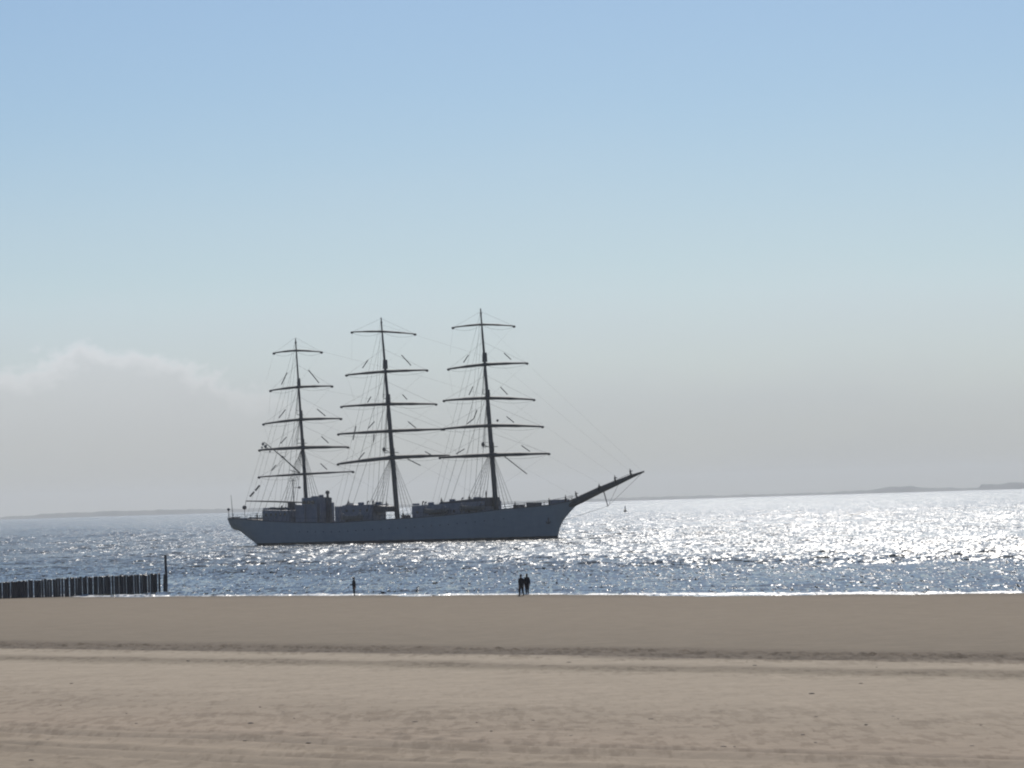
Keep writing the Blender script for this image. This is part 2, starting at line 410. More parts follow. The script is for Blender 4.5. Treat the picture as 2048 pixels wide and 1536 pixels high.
tilt = N(nt, 'ShaderNodeVectorMath', operation='SCALE'); tilt.inputs[0].default_value = (-0.025, -0.052, 0); L(nt, math_(nt, 'ADD', sh, math_(nt, 'MULTIPLY', near, 1.3)), tilt.inputs['Scale']); L(nt, tilt.outputs[0], lee.inputs[1])
rip = noise(nt, vmap(nt, g.outputs['Object'], (2.6, 0.20, 1), (0, 0, R(4))), 1.0, 2, 0.5)
rip2 = noise(nt, vmap(nt, g.outputs['Object'], (2.2, 0.17, 1), (0, 0, R(-5)), (7, 3, 0)), 1.0, 2, 0.5)
gate = math_(nt, 'MULTIPLY', ramp(nt, rip2.outputs[0], [(0.51, 0.0), (0.62, 1.0)]), near)
rsc = N(nt, 'ShaderNodeVectorMath', operation='SCALE'); L(nt, slopev(rip, 3.2), rsc.inputs[0]); L(nt, gate, rsc.inputs['Scale'])
lee2 = N(nt, 'ShaderNodeVectorMath', operation='ADD'); L(nt, lee.outputs[0], lee2.inputs[0]); L(nt, rsc.outputs[0], lee2.inputs[1])
L(nt, lee2.outputs[0], ad2.inputs[0]); L(nt, sc.outputs[0], ad2.inputs[1])
nn = N(nt, 'ShaderNodeVectorMath', operation='NORMALIZE'); L(nt, ad2.outputs[0], nn.inputs[0])
L(nt, nn.outputs[0], b.inputs['Normal'])
# foam at the water's edge
fo = noise(nt, vmap(nt, rotv, (0.25, 0.05, 1)), 1.0, 4, 0.6)
fo2 = noise(nt, vmap(nt, rotv, (1.2, 0.5, 1)), 1.0, 4, 0.7)
edge = math_(nt, 'ADD', sx, math_(nt, 'MULTIPLY', math_(nt, 'SUBTRACT', fo.outputs[0], 0.5), 9.0))
f1 = ramp(nt, math_(nt, 'DIVIDE', math_(nt, 'ADD', edge, 8.0), 10.0), [(0.48, 0.0), (0.62, 1.0), (0.80, 1.0), (0.9, 0.2)])
f2 = ramp(nt, fo2.outputs[0], [(0.42, 0.0), (0.55, 1.0)])
brk = noise(nt, vmap(nt, rotv, (0.01, 0.045, 1)), 1.0, 3, 0.6)
foam = math_(nt, 'MULTIPLY', math_(nt, 'MULTIPLY', f1, f2), ramp(nt, brk.outputs[0], [(0.40, 0.15), (0.52, 1.0)]))
L(nt, mix(nt, foam, (0.085, 0.082, 0.055), (0.75, 0.76, 0.76)), b.inputs['Base Color'])
L(nt, math_(nt, 'MULTIPLY_ADD', foam, 0.7, math_(nt, 'MULTIPLY_ADD', near, -0.10, 0.19)), b.inputs['Roughness'])
sea = grid_mesh('sea', Xg, Yg, H - 0.0, m)
tag(sea, 'glittering grey blue sea with small waves', 'sea', kind='structure')

# ------------------------------------------------------------------ far coast
DL = 11000.0
pts = [(-3000, 6), (-400, 6), (0, 5), (60, 5), (72, 9), (180, 9), (230, 10), (440, 8), (600, 7), (1000, 6), (1250, 6), (1500, 5), (1700, 6), (1750, 8), (1775, 12),
       (1815, 12), (1850, 7), (1950, 6), (1956, 13), (1990, 11), (2010, 13), (2048, 11), (2200, 9), (2600, 7), (5000, 7)]
xs = np.arange(-2600, 4700, 3.0)
hp = np.interp(xs, [p[0] for p in pts], [p[1] for p in pts])
hp = hp + 2.2 * fbm(xs / 40, xs * 0, 81, 4) + 1.2 * vnoise(xs / 7, xs * 0, 85)
wx = (xs - 1024) / F * DL
prof = [(-60, 0.0 - 1), (-30, 0.35), (0, 0.85), (60, 1.0), (160, 0.8), (320, 0.4), (520, -0.2)]
Xc = np.stack([wx * (1 + dy / DL) for dy, k in prof]); Yc = np.stack([np.full_like(wx, DL + dy) for dy, k in prof])
Zc = np.stack([np.maximum(hp, 2.0) * 1.571 * k if k > 0 else np.full_like(wx, -2.0) for dy, k in prof])
coast = grid_mesh('far_coast', Xc, Yc, Zc, varied('wooded_dune_land', (0.10, 0.12, 0.10), (0.20, 0.20, 0.17), 0.01, 0.95))
tag(coast, 'low far coast of dunes and woods along the horizon', 'coast', kind='structure')

# ------------------------------------------------------------------ the ship: frame of reference
YAW = R(30)
U = Vector((math.cos(YAW), -math.sin(YAW), 0)); V = Vector((-math.sin(YAW), -math.cos(YAW), 0)); ZZ = Vector((0, 0, 1))
D0 = CAMZ * F / (1077 - (1003 - ROLL * (1115 - 1024)))
O = Vector(((1115 - 1024) / F * D0, D0, 0))
CP = Vector((0, 0, CAMZ))
def P(x, y, v=0.0):
    """point of the plane v metres to the starboard side of the keel line that the photo shows at x, y"""
    r = ray(x, y); o = O + V * v - CP
    k = o.dot(V) / r.dot(V)
    q = CP + r * k - O
    return Vector((q.dot(U), v, q.z))
def Pplane(x, y, p0, n):
    r = ray(x, y); k = (p0 - CP).dot(n) / r.dot(n); q = CP + r * k - O
    return Vector((q.dot(U), q.dot(V), q.z))
def W(l): return O + U * l[0] + V * l[1] + ZZ * l[2]
ship = empty('sailing_ship', O, -YAW)
# local x = U, local y = -V, local z = up
def Lc(p): return Vector((p[0], -p[1], p[2]))
tag(ship, 'dark three masted tall ship with bare yards sailing across the bay', 'ship')
scale_here = F / D0

# ---- hull
shp = [(455, 1037, 4.3), (480, 1038, 5), (530, 1042, 6), (600, 1045.5, 6.6), (672, 1045.5, 7), (740, 1041, 7), (790, 1038, 7), (822, 1036, 7), (900, 1030, 7),
       (960, 1024, 6.6), (1010, 1018, 5.6), (1050, 1015, 4.3), (1100, 1010, 2.6), (1140, 1002, 1.0), (1166, 994, 0.0)]
sl = [P(*p) for p in shp]
su = np.array([q.x for q in sl]); sz = np.array([q.z for q in sl]); sb = np.array([max(q.y, 0.0) for q in sl])
prf = [(464, 1060, 3.2), (482, 1067, 2.6), (502, 1078, 1.4), (521, 1088, 0.4)]
lo = [P(*p) for p in prf]
bowp = [(1115, 1077), (1115.8, 1069), (1118.5, 1059), (1124, 1046), (1133, 1032.5), (1145, 1019), (1157, 1007), (1168, 996.5)]
bl = [P(x, y, 0) for x, y in bowp]
lu = np.array([su[0]] + [q.x for q in lo] + [lo[-1].x + 5, bl[0].x - 9, bl[0].x - 1.5] + [q.x for q in bl])
lz = np.array([lo[0].z - 0.1] + [q.z for q in lo] + [-3.8, -4.0, -1.5] + [q.z for q in bl])
order = np.argsort(lu); lu = lu[order]; lz = lz[order]
ust, ubo = su[0], su[-1]
us = np.concatenate([np.linspace(ust, ust + 12, 24)[:-1], np.linspace(ust + 12, ubo - 16, 60)[:-1], np.linspace(ubo - 16, ubo, 70)])
nt_ = 18
hv = []; hf = []
tt = np.concatenate([np.linspace(0, 1, nt_) ** 1.6])
DECK = []
for u in us:
    z1 = float(np.interp(u, su, sz)); z0 = min(float(np.interp(u, lu, lz)), z1 - 0.02)
    bd = float(np.interp(u, su, sb))
    fs_ = min(max((u - ust) / 22, 0), 1); fb = min(max((ubo - u) / 26, 0), 1)
    p = 0.30 * (1 - fs_) + 0.9 * (1 - fb) + 0.16 * fs_ * fb
    for side in (1, -1):
        for t in tt:
            z = z0 + (z1 - z0) * t
            hv.append((u, side * bd * (t ** p), z))
    DECK.append((u, bd, z1))
n2_ = 2 * nt_
for i in range(len(us) - 1):
    for k in range(nt_ - 1):
        a = i * n2_ + k
        hf.append((a, a + 1, a + n2_ + 1, a + n2_))
        c = a + nt_
        hf.append((c, c + n2_, c + n2_ + 1, c + 1))
for k in range(nt_ - 1):   # transom
    hf.append((k, k + nt_, k + nt_ + 1, k + 1))
hull = MB().add(hv, hf).build('hull', [M['hull'], M['boot']], ship)
dk = MB(); vs = []; fs = []
for i, (u, bd, z) in enumerate(DECK):
    vs += [(u, -bd + 0.02, z - 0.25), (u, bd - 0.02, z - 0.25)]
    if i: fs.append((2 * i - 2, 2 * i - 1, 2 * i + 1, 2 * i))
dk.add(vs, fs).build('deck', M['deck'], ship)
def deck_z(u): return float(np.interp(u, su, sz)) - 0.25
# cap rail
for side in (1, -1):
    MB().tube([(u, side * bd, z + 0.03) for (u, bd, z) in DECK[::2] + [DECK[-1]]], 0.11, 6).build('cap_rail', M['dark'], ship)
# anchor on the bow (a small dark patch near the hawse)
q = P(1097, 1041, 2.1)
an = MB(); an.tube([Lc(q) + Vector((0, 0, 0.6)), Lc(q) + Vector((0, 0, -0.6))], 0.13, 8)
an.tube([Lc(q) + Vector((-0.55, -0.05, -0.2)), Lc(q) + Vector((-0.3, -0.1, -0.6)), Lc(q) + Vector((0.3, -0.1, -0.6)), Lc(q) + Vector((0.55, -0.05, -0.2))], 0.12, 6)
an.build('anchor', M['dark'], ship)
# portholes
ph = MB()
for k in range(34):
    u = ust + 12 + k * 2.15; bd = float(np.interp(u, su, sb)); z1 = float(np.interp(u, su, sz))
    if u > ubo - 16: break
    z0 = float(np.interp(u, lu, lz)); z = z1 - 2.0; t = (z - z0) / (z1 - z0)
    fs_ = min(max((u - ust) / 22, 0), 1); fb = min(max((ubo - u) / 26, 0), 1); p = 0.55 * (1 - fs_) + 0.9 * (1 - fb) + 0.16 * fs_ * fb
    y = -(bd * t ** p)
    pm = MB().tube([(u, y - 0.03, z), (u, y + 0.2, z)], 0.14, 10)
    pm.build('porthole', M['glass'], ship)

# ---- houses: silhouette limits in the photo, half width w
def house(name, xl, xr, yt, w, mat, yb=None, ytr=None, bev=0.08):
    a = P(xl, yt, w); c = P(xr, ytr if ytr else yt, -w)
    u0, u1 = a.x, c.x
    zb0 = min(deck_z(u0), deck_z(u1)) - 0.3 if yb is None else P(xl, yb, w).z
    zb1 = zb0 if yb is None else P(xr, yb, -w).z
    bm = bmesh.new()
    vv = [bm.verts.new(p) for p in [(u0, -w, zb0), (u1, -w, zb1), (u1, w, zb1), (u0, w, zb0), (u0, -w, a.z), (u1, -w, c.z), (u1, w, c.z), (u0, w, a.z)]]
    for f in [(0, 3, 2, 1), (4, 5, 6, 7), (0, 1, 5, 4), (1, 2, 6, 5), (2, 3, 7, 6), (3, 0, 4, 7)]: bm.faces.new([vv[i] for i in f])
    bmesh.ops.bevel(bm, geom=bm.edges[:], offset=bev, segments=2, affect='EDGES')
    mb = MB(); bm.verts.index_update(); mb.add([v.co.copy() for v in bm.verts], [[v.index for v in f.verts] for f in bm.faces]); bm.free()
    o = mb.build(name, mat, ship)
    return o, u0, u1, a.z, c.z
def windows(parent, u0, u1, w, z, n, h=0.55, wd=0.5):
    for k in range(n):
        u = u0 + (k + 0.5) * (u1 - u0) / n
        MB().box((u - wd / 2, -w - 0.03, z - h / 2), (u + wd / 2, -w + 0.1, z + h / 2), 0.02).build('window', M['glass'], parent)
h1 = house('after_deckhouse', 524, 618, 1020, 4.0, M['house']); windows(h1[0], h1[1] + 0.5, h1[2] - 0.5, 4.0, h1[3] - 1.1, 5)
h2 = house('wheelhouse', 603, 659, 996, 2.6, M['house'], ytr=994); windows(h2[0], h2[1] + 0.3, h2[2] - 0.3, 3.0, h2[3] - 1.0, 3, 0.7, 0.8)
hx_ = house('wheelhouse_wing', 640, 667, 1005, 2.9, M['house'], ytr=1006)
h3 = house('chart_house', 590, 640, 1009, 3.2, M['house'])
h4 = house('midship_deckhouse', 684, 772, 1011, 3.0, M['house'], ytr=1008); windows(h4[0], h4[1] + 0.3, h4[2] - 0.3, 3.0, h4[3] - 1.2, 4)
h5 = house('forward_deckhouse', 823, 1003, 1012, 4.2, M['house'], ytr=1001); windows(h5[0], h5[1] + 0.5, h5[2] - 0.5, 4.2, h5[3] - 1.4, 9)
# awning or boat skids over the waist, with the daylight below
h6 = house('boat_deck', 690, 797, 1009, 2.2, M['dark'], yb=1023, ytr=1012, bev=0.05)
for x in (770, 792):
    q = P(x, 1019, 0); MB().tube([Lc(q), (q.x, 0, deck_z(q.x))], 0.12, 8).build('stanchion', M['dark'], ship)
# awning over the forward house
h7 = house('awning', 878, 1000, 1005, 3.0, M['dark'], yb=1012, ytr=994, bev=0.05)
# low bits on the hull near bow and stern
def lump(name, x, y, w, h, v=0.0, mat='dark', d=None):
    q = Lc(P(x, y, v)); ww = w / scale_here / 2; hh = h / scale_here
    zb = deck_z(q.x)
    return MB().box((q.x - ww, q.y - (d or ww), min(zb, q.z - hh)), (q.x + ww, q.y + (d or ww), q.z), 0.06).build(name, M[mat], ship)
lump('anchor_windlass', 1038, 1009, 14, 8, 0, d=1.4)
lump('deck_locker', 1068, 1005, 22, 10, 0, d=1.4)
lump('forecastle_house', 1118, 999, 36, 10, 0, 'house', d=1.3)
lump('skylight', 680, 1013, 12, 10, 0, 'house', d=1.2)
lump('deck_locker', 583, 1005, 8, 12, 0, 'dark', d=1.0)
lump('hatch', 558, 1015, 34, 8, 0, 'dark', d=1.3)
lump('skylight', 470, 1034, 16, 6, 0, 'dark', d=1.0)
lump('deck_locker', 812, 1030, 12, 10, 0, 'dark', d=1.0)
rc = random.Random(33)
def on_top(x, top_z, v, kind_, s_=1.0):
    q = Lc(P(x, 1005, v)); z = top_z - 0.05; u, y = q.x, q.y
    if kind_ == 'ventilator':
        h = 0.75 * s_; MB().tube([(u, y, z), (u, y, z + h * .7), (u + .12, y, z + h * .95), (u + .34, y, z + h)], [0.12, 0.12, 0.16, 0.20], 8).build('ventilator', M['dark'], ship)
    elif kind_ == 'locker':
        w_ = rc.uniform(.35, .9) * s_; MB().box((u - w_, y - .4, z), (u + w_, y + .4, z + rc.uniform(.3, .6)), 0.05).build('deck_locker', M['house'], ship)
    elif kind_ == 'raft':
        MB().tube([(u - .7 * s_, y, z + .32), (u - .62 * s_, y, z + .32), (u + .62 * s_, y, z + .32), (u + .7 * s_, y, z + .32)], [.2, .32, .32, .2], 10).box((u - .4, y - .3, z), (u + .4, y + .3, z + .12)).build('life_raft_drum', M['house'], ship)
    elif kind_ == 'boat':
        vs, fs = [], []; n = 9; m_ = 7; Lb = 3.4 * s_
        for i in range(n):
            f = i / (n - 1) * 2 - 1; w_ = 1.0 * (1 - abs(f) ** 2.6) + .03; kz = .25 * abs(f) ** 2; top = 1.05 + .22 * f * f
            for j in range(m_):
                a_ = math.pi * j / (m_ - 1); vs.append((u + f * Lb, y - w_ * math.cos(a_), z + .15 + kz + (top - kz) * (1 - math.sin(a_) ** .6)))
        for i in range(n - 1):
            for j in range(m_ - 1): fs.append((i * m_ + j, i * m_ + j + 1, (i + 1) * m_ + j + 1, (i + 1) * m_ + j))
            fs.append((i * m_, (i + 1) * m_, (i + 1) * m_ + m_ - 1, i * m_ + m_ - 1))
        mb_ = MB().add(vs, fs)
        for f in (-.55, .55): mb_.box((u + f * Lb - .08, y - .5, z), (u + f * Lb + .08, y + .5, z + .3))
        mb_.build('lifeboat', M['canvas'], ship)
        for f in (-.8, .8): MB().tube([(u + f * Lb, y - 1.2, z - .2), (u + f * Lb, y - 1.25, z + 1.2), (u + f * Lb, y - .7, z + 1.75), (u + f * Lb, y, z + 1.7)], .07, 6).build('davit', M['dark'], ship)
for x, v, k_, s_ in ((532, 2, 'locker', 1), (545, 0, 'raft', 1), (562, 2, 'ventilator', 1), (572, 0, 'locker', 1.2), (596, 1, 'locker', 1)): on_top(x, h1[3], v, k_, s_)
for x, v, k_, s_ in ((612, 0, 'ventilator', .7), (630, 1, 'locker', .9), (643, 0, 'raft', .7)): on_top(x, (h2[3] + h2[4]) / 2, v, k_, s_)
for x, v, k_, s_ in ((700, 1, 'locker', 1), (722, 1, 'raft', 1), (735, 0, 'ventilator', 1), (757, 1, 'locker', 1)): on_top(x, (h4[3] + h4[4]) / 2, v, k_, s_)
for x, v, k_, s_ in ((832, 2, 'locker', 1), (845, 0, 'ventilator', 1), (862, 2, 'raft', 1), (850, 3.4, 'ventilator', .8)): on_top(x, h5[3] + .15, v, k_, s_)
on_top(905, h7[3] + 0.1, 0.5, 'raft', 1); on_top(955, h7[4] - .3, 0.5, 'locker', 1); on_top(924, h7[3] + .25, 1, 'ventilator', .8)
on_top(704, deck_z(P(704, 1040, 5).x) + .4, 5.3, 'boat', .8); on_top(872, deck_z(P(872, 1030, 5).x) + .6, 5.6, 'boat', .9); on_top(945, deck_z(P(945, 1025, 5).x) + .6, 5.4, 'boat', .9)
# ventilators and the globe over the wheelhouse
def post_ball(name, x, y, yb, r, v=0.0, pr=0.07):
    q = Lc(P(x, y, v)); b_ = Lc(P(x, yb, v))
    o = MB().ball(q, r, seg=14, ring=10).tube([q, (q.x, q.y, b_.z)], pr, 8).build(name, M['dark'], ship); return o
post_ball('compass_globe', 655, 985, 1000, 0.48, 0, 0.28)
lump('binnacle', 657, 995, 10, 14, 0)
post_ball('stern_lantern', 457, 1019, 1038, 0.34, 2.0, 0.06)
post_ball('life_raft_drum', 489, 1015, 1038, 0.50, 3.0, 0.06)
q0 = Lc(P(466, 1036, 1)); q1 = Lc(P(462, 990, 1)); MB().tube([q0, q1], [0.09, 0.04], 8).build('ensign_staff', M['spar'], ship)
# railings
rb = MB()
for side in (1, -1):
    top = []
    for u in np.arange(ust + 0.4, ust + 15, 1.3):
        bd = float(np.interp(u, su, sb)) * side * 0.97; z = float(np.interp(u, su, sz))
        rb.tube([(u, bd, z), (u, bd, z + 1.05)], 0.035, 5); top.append((u, bd, z + 1.05))
    rb.tube(top, 0.035, 5); rb.tube([(a, b_, c - 0.45) for a, b_, c in top], 0.025, 5)
rb.build('stern_railing', M['rope'], ship)
rb = MB()
for side in (1, -1):
    top = []
    for u in np.arange(ubo - 19, ubo - 1, 1.4):
        bd = float(np.interp(u, su, sb)) * side * 0.97; z = float(np.interp(u, su, sz))
        rb.tube([(u, bd, z), (u, bd, z + 1.0)], 0.04, 5); top.append((u, bd, z + 1.0))
    rb.tube(top, 0.04, 5); rb.tube([(a, b_, c - 0.45) for a, b_, c in top], 0.025, 5)
rb.build('bow_railing', M['rope'], ship)
rb = MB()
for side in (1, -1):
    top = []
    for u in np.arange(h2[1] - 1, ubo - 20, 1.5):
        bd = float(np.interp(u, su, sb)) * side * 0.98; z = float(np.interp(u, su, sz))
        rb.tube([(u, bd, z), (u, bd, z + 1.0)], 0.03, 5); top.append((u, bd, z + 1.0))
    rb.tube(top, 0.03, 5)
rb.build('waist_railing', M['rope'], ship)

# ---- bowsprit
bs = [(1140, 1009, 0.85), (1165, 997, 0.84), (1200, 980, 0.74), (1235, 965, 0.58), (1262, 953, 0.42), (1288, 943, 0.16)]
bpt = [Lc(P(x, y)) for x, y, r in bs]
bow = MB().tube(bpt, [r for *_, r in bs], 10).build('bowsprit', M['spar'], ship)
MB().tube([Lc(P(1206, 978)), Lc(P(1216, 1013))], [0.14, 0.09], 8).build('dolphin_striker', M['spar'], bow)
st = MB()
for a, b_ in (((1285, 945), (1216, 1012)), ((1216, 1012), (1130, 1040)), ((1240, 962), (1216, 1012))):
    st.tube([Lc(P(*a)), Lc(P(*b_))], 0.035, 5)
# safety net lines to either side of the bowsprit
for side in (1, -1):
    st.tube([bpt[1] + Vector((0, side * 1.3, 0.5)), bpt[4] + Vector((0, side * 0.5, 0.6))], 0.035, 5)
    for k in range(10):
        f = k / 10; p = bpt[1].lerp(bpt[4], f)
        st.tube([p + Vector((0, 0, 0.1)), p + Vector((0, side * (1.3 - 0.8 * f), 0.5))], 0.02, 4)
st.build('bobstay', M['rope'], bow)
def line(mb, a, b_, r=0.03, n=4):
    mb.tube([a, b_], r, n, cap=False)

# ---- masts and yards
MASTS = {
 'mizzen': dict(top=(591, 677), base=(612.5, 1000), r=(0.34, 0.10), yards=[
    ((548, 706), (592.7, 701), (643, 704), .15), ((541, 781), (597, 774), (664, 772), .19), ((527, 848), (601, 839), (682, 837), .21),
    ((519, 900), (605, 895), (696, 894), .25), ((518, 954), (609, 948), (706, 943), .17)]),
 'main': dict(top=(762, 635), base=(794, 1025), r=(0.46, 0.11), yards=[
    ((704, 664), (765, 663), (830, 668), .15), ((693, 750), (771, 743), (854, 740), .21), ((683, 813), (776.5, 808), (872, 808), .23),
    ((677, 868), (781, 862), (888, 858), .24), ((676, 928), (785.5, 915), (898, 911), .29)]),
 'fore': dict(top=(961, 617), base=(991.5, 1008), r=(0.46, 0.11), yards=[
    ((906, 655), (964, 649), (1028, 652), .15), ((897, 738), (970, 729), (1054, 726), .22), ((888, 801), (975.5, 796), (1068, 799), .23),
    ((884, 858), (980, 851), (1085, 853), .25), ((880, 915), (984, 910), (1098, 907), .28)]),
}
WD = Vector((math.cos(R(6)), -math.sin(R(6)), 0)); WN = Vector((-WD.y, WD.x, 0))
mast_ob = {}
MZ = {}
for nm, d in MASTS.items():
    top = Lc(P(*d['top'])); base = Lc(P(*d['base'])); base_d = base + (base - top).normalized() * 2.0
    r0, r1 = d['r']; r0 *= 1.2; r1 *= 1.15
    ax = lambda f: base.lerp(top, f)
    pts = [base_d] + [ax(f) for f in (0, .25, .5, .55, .6, .85, .93, 1.0)]
    rad = [r0, r0, r0 * .93, r0 * .80, r0 * .68, r0 * .62, r0 * .42, r1 * 1.3, r1]
    mast = MB().tube(pts, rad, 12).build('mast', M['spar'], ship)
    MB().ball(ax(0.975), 0.24, (1, 1, 1.3), 8, 6).build('masthead_cap', M['spar'], mast)
    mast['label'] = {'mizzen': 'aftermost and shortest mast', 'main': 'middle mast', 'fore': 'foremost and tallest mast'}[nm]
    mast_ob[nm] = mast
    def at_y(y):     # point of the mast at photo height y
        f = (y - d['base'][1]) / (d['top'][1] - d['base'][1]); return ax(f)
    MZ[nm] = at_y
    ends = []
    for (l, c, r_, rad_) in d['yards']:
        cm = at_y(c[1]); wc = W((cm.x, -cm.y, cm.z)) + Vector((0.1, -0.5, 0))
        pl, pc, pr = [Lc(Pplane(px[0], px[1], wc, WN)) for px in (l, c, r_)]
        path = []; rr = []
        for k in range(13):
            f = k / 12
            q = pl * ((1 - f) * (1 - 2 * f)) + pc * (4 * f * (1 - f)) + pr * (f * (2 * f - 1))
            # keep the spar fairly straight: blend the parabola with the two chords
            ch = pl.lerp(pc, f * 2) if f < .5 else pc.lerp(pr, f * 2 - 1)
            path.append(q.lerp(ch, 0.35)); rr.append(1.45 * rad_ * (0.50 + 0.62 * (1 - abs(2 * f - 1) ** 1.6)) * (1.0 + 0.10 * math.sin(k * 2.3)))
        y = MB().tube(path, rr, 8)
        for e in (path[0], path[-1]): y.ball(e + Vector((0, 0, -0.12)), 0.32, (1.2, 1, 0.9), 8, 6)
        # footrope slung under the yard
        for a, b_ in ((0, 6), (6, 12)):
            A = path[a]; B = path[b_]
            y.tube([A.lerp(B, t) + Vector((0, 0, -0.9 * math.sin(math.pi * min(max(t, 0), 1)) ** 0.6 - 0.05)) for t in (0, .15, .35, .5, .65, .85, 1)], 0.02, 4)
        y.build('yard', M['spar'], mast)
        ends.append((path[0], pc, path[-1], path[3], path[9]))
    # doublings and tops
    for k, yy in enumerate({'mizzen': (765, 829, 886), 'main': (728, 797, 905), 'fore': (714, 788, 893)}[nm]):
        p = at_y(yy); db = MB().tube([p + Vector((0.1, 0, 0.9)), p - Vector((-0.1, 0, 1.1))], [r0 * .9, r0 * 1.05], 10)
        wdt = (0.5, 0.9, 1.7)[k] if nm != 'mizzen' else (0.4, 0.8, 1.2)[k]
        db.box(p + Vector((-wdt * .6, -wdt, -0.12)), p + Vector((wdt * .4, wdt, 0.0)), 0.03)
        if k: 
            for sx_ in (-1, 1):
                db.tube([p + Vector((-wdt * .6, sx_ * wdt, 0.9)), p + Vector((-wdt * .6, sx_ * wdt, 0))], 0.04, 5)
            db.tube([p + Vector((-wdt * .6, -wdt, 0.9)), p + Vector((-wdt * .6, wdt, 0.9))], 0.04, 5)
        db.build('mast_top_platform', M['spar'], mast)
    # standing rigging
    rg = MB()
    ytop = {'mizzen': 892, 'main': 908, 'fore': 898}[nm]
    hs = at_y(ytop)
    ub = base.x
    for side in (1, -1):
        feet = []
        for k in range(6):
            uu = ub + 1.0 - 1.15 * k
            bd = float(np.interp(uu, su, sb)) * side; foot = Vector((uu, bd, float(np.interp(uu, su, sz)) + .1)); feet.append(foot)
            line(rg, foot, hs, 0.05)
        for j in range(1, 14):      # ratlines
            f = j / 16
            rg.tube([feet[1].lerp(hs, f), feet[2].lerp(hs, f), feet[3].lerp(hs, f), feet[4].lerp(hs, f)], 0.012, 3, cap=False)
        # topmast shrouds
        p2 = at_y({'mizzen': 829, 'main': 797, 'fore': 788}[nm]); p3 = at_y({'mizzen': 765, 'main': 728, 'fore': 714}[nm])
        for k in range(3):
            line(rg, hs + Vector((-0.6 - .4 * k, side * 1.6, 0.1)), p2, 0.04)
            line(rg, p2 + Vector((-0.3 - .2 * k, side * 0.85, 0.1)), p3, 0.03)
        # backstays
        for k, yy in enumerate({'mizzen': (680, 705, 770, 829), 'main': (640, 665, 735, 797), 'fore': (622, 652, 722, 788)}[nm]):
            uu = ub - 8.5 - 1.4 * (3 - k)
            uu = max(uu, ust + 1)
            bd = float(np.interp(uu, su, sb)) * side
            line(rg, Vector((uu, bd, float(np.interp(uu, su, sz)))), at_y(yy), 0.022 if k < 2 else 0.042)
    rg.build('shrouds', M['rope'], mast)
    # lifts, braces and the tackle that shows as short dark strokes
    lf = MB()
    for k, (pl, pc, pr, ql, qr) in enumerate(ends):
        up_ = at_y(d['yards'][k][1][1] - (26 if k == 0 else 45))
        for e in (pl, pr): line(lf, e, up_, 0.017)
        for e, dv in ((pl, -1), (pr, 1)):
            line(lf, e, pc + Vector((-9.5, 2.0, -6.0)) if dv < 0 else pc + Vector((-3, 4, -8)), 0.009)
    lf.build('lifts_and_braces', M['rope'], mast)
# strokes of tackle (photo ends), lying in each mast's yard plane
STR = {'mizzen': [((574, 745), (563, 769)), ((617, 740), (638, 766)), ((571, 819), (558, 836)), ((634, 818), (651, 832)), ((573, 874), (561, 887)), ((643, 873), (657, 886)),
                  ((641, 927), (654, 939)), ((552, 930), (543, 941))],
       'main': [((736, 720), (725, 736)), ((803, 710), (822, 731)), ((742, 793), (735, 805)), ((805, 789), (814, 799)), ((712, 852), (706, 880)), ((816, 843), (832, 856)),
                ((749, 843), (736, 857)), ((729, 905), (717, 919)), ((748, 868), (747, 884)), ((815, 918), (841, 931)), ((850, 903), (866, 912))],
       'fore': [((937, 710), (927, 725)), ((1008, 706), (1022, 719)), ((946, 773), (938, 790)), ((1001, 774), (1015, 789)), ((954, 820), (948, 836)), ((948, 837), (934, 848)),
                ((1013, 833), (1028, 845)), ((929, 898), (912, 908)), ((1043, 891), (1060, 903)), ((1009, 913), (1054, 948))]}
for nm, ls in STR.items():
    for a, b_ in ls:
        cm = MZ[nm]((a[1] + b_[1]) / 2); wc = W((cm.x, -cm.y, cm.z)) + Vector((0.0, -0.9, 0))
        MB().tube([Lc(Pplane(*a, wc, WN)), Lc(Pplane(*b_, wc, WN))], 0.11, 6).build('tackle', M['rope'], mast_ob[nm])
# fore and aft stays
fs2 = MB()
for a, b_ in (((961, 640), (1286, 944)), ((966, 700), (1270, 951)), ((973, 770), (1245, 962)), ((979, 850), (1215, 974)), ((984, 900), (1160, 998)),
              ):
    line(fs2, Lc(P(*a)), Lc(P(*b_)), 0.007)
fs2.build('jib_stays', M['rope'], mast_ob['fore'])
fs2 = MB()
for a, b_ in (((764, 650), (967, 712)), ((769, 730), (975, 792)), ((775, 800), (982, 893)), ((784, 900), (975, 1000)), ((780, 850), (984, 930))):
    line(fs2, Lc(P(*a)), Lc(P(*b_)), 0.010)
fs2.build('main_stays', M['rope'], mast_ob['main'])
fs2 = MB()
for a, b_ in (((592, 690), (770, 735)), ((597, 770), (776, 805)), ((601, 830), (784, 905)), ((605, 892), (786, 1000))):
    line(fs2, Lc(P(*a)), Lc(P(*b_)), 0.010)
fs2.build('mizzen_stays', M['rope'], mast_ob['mizzen'])
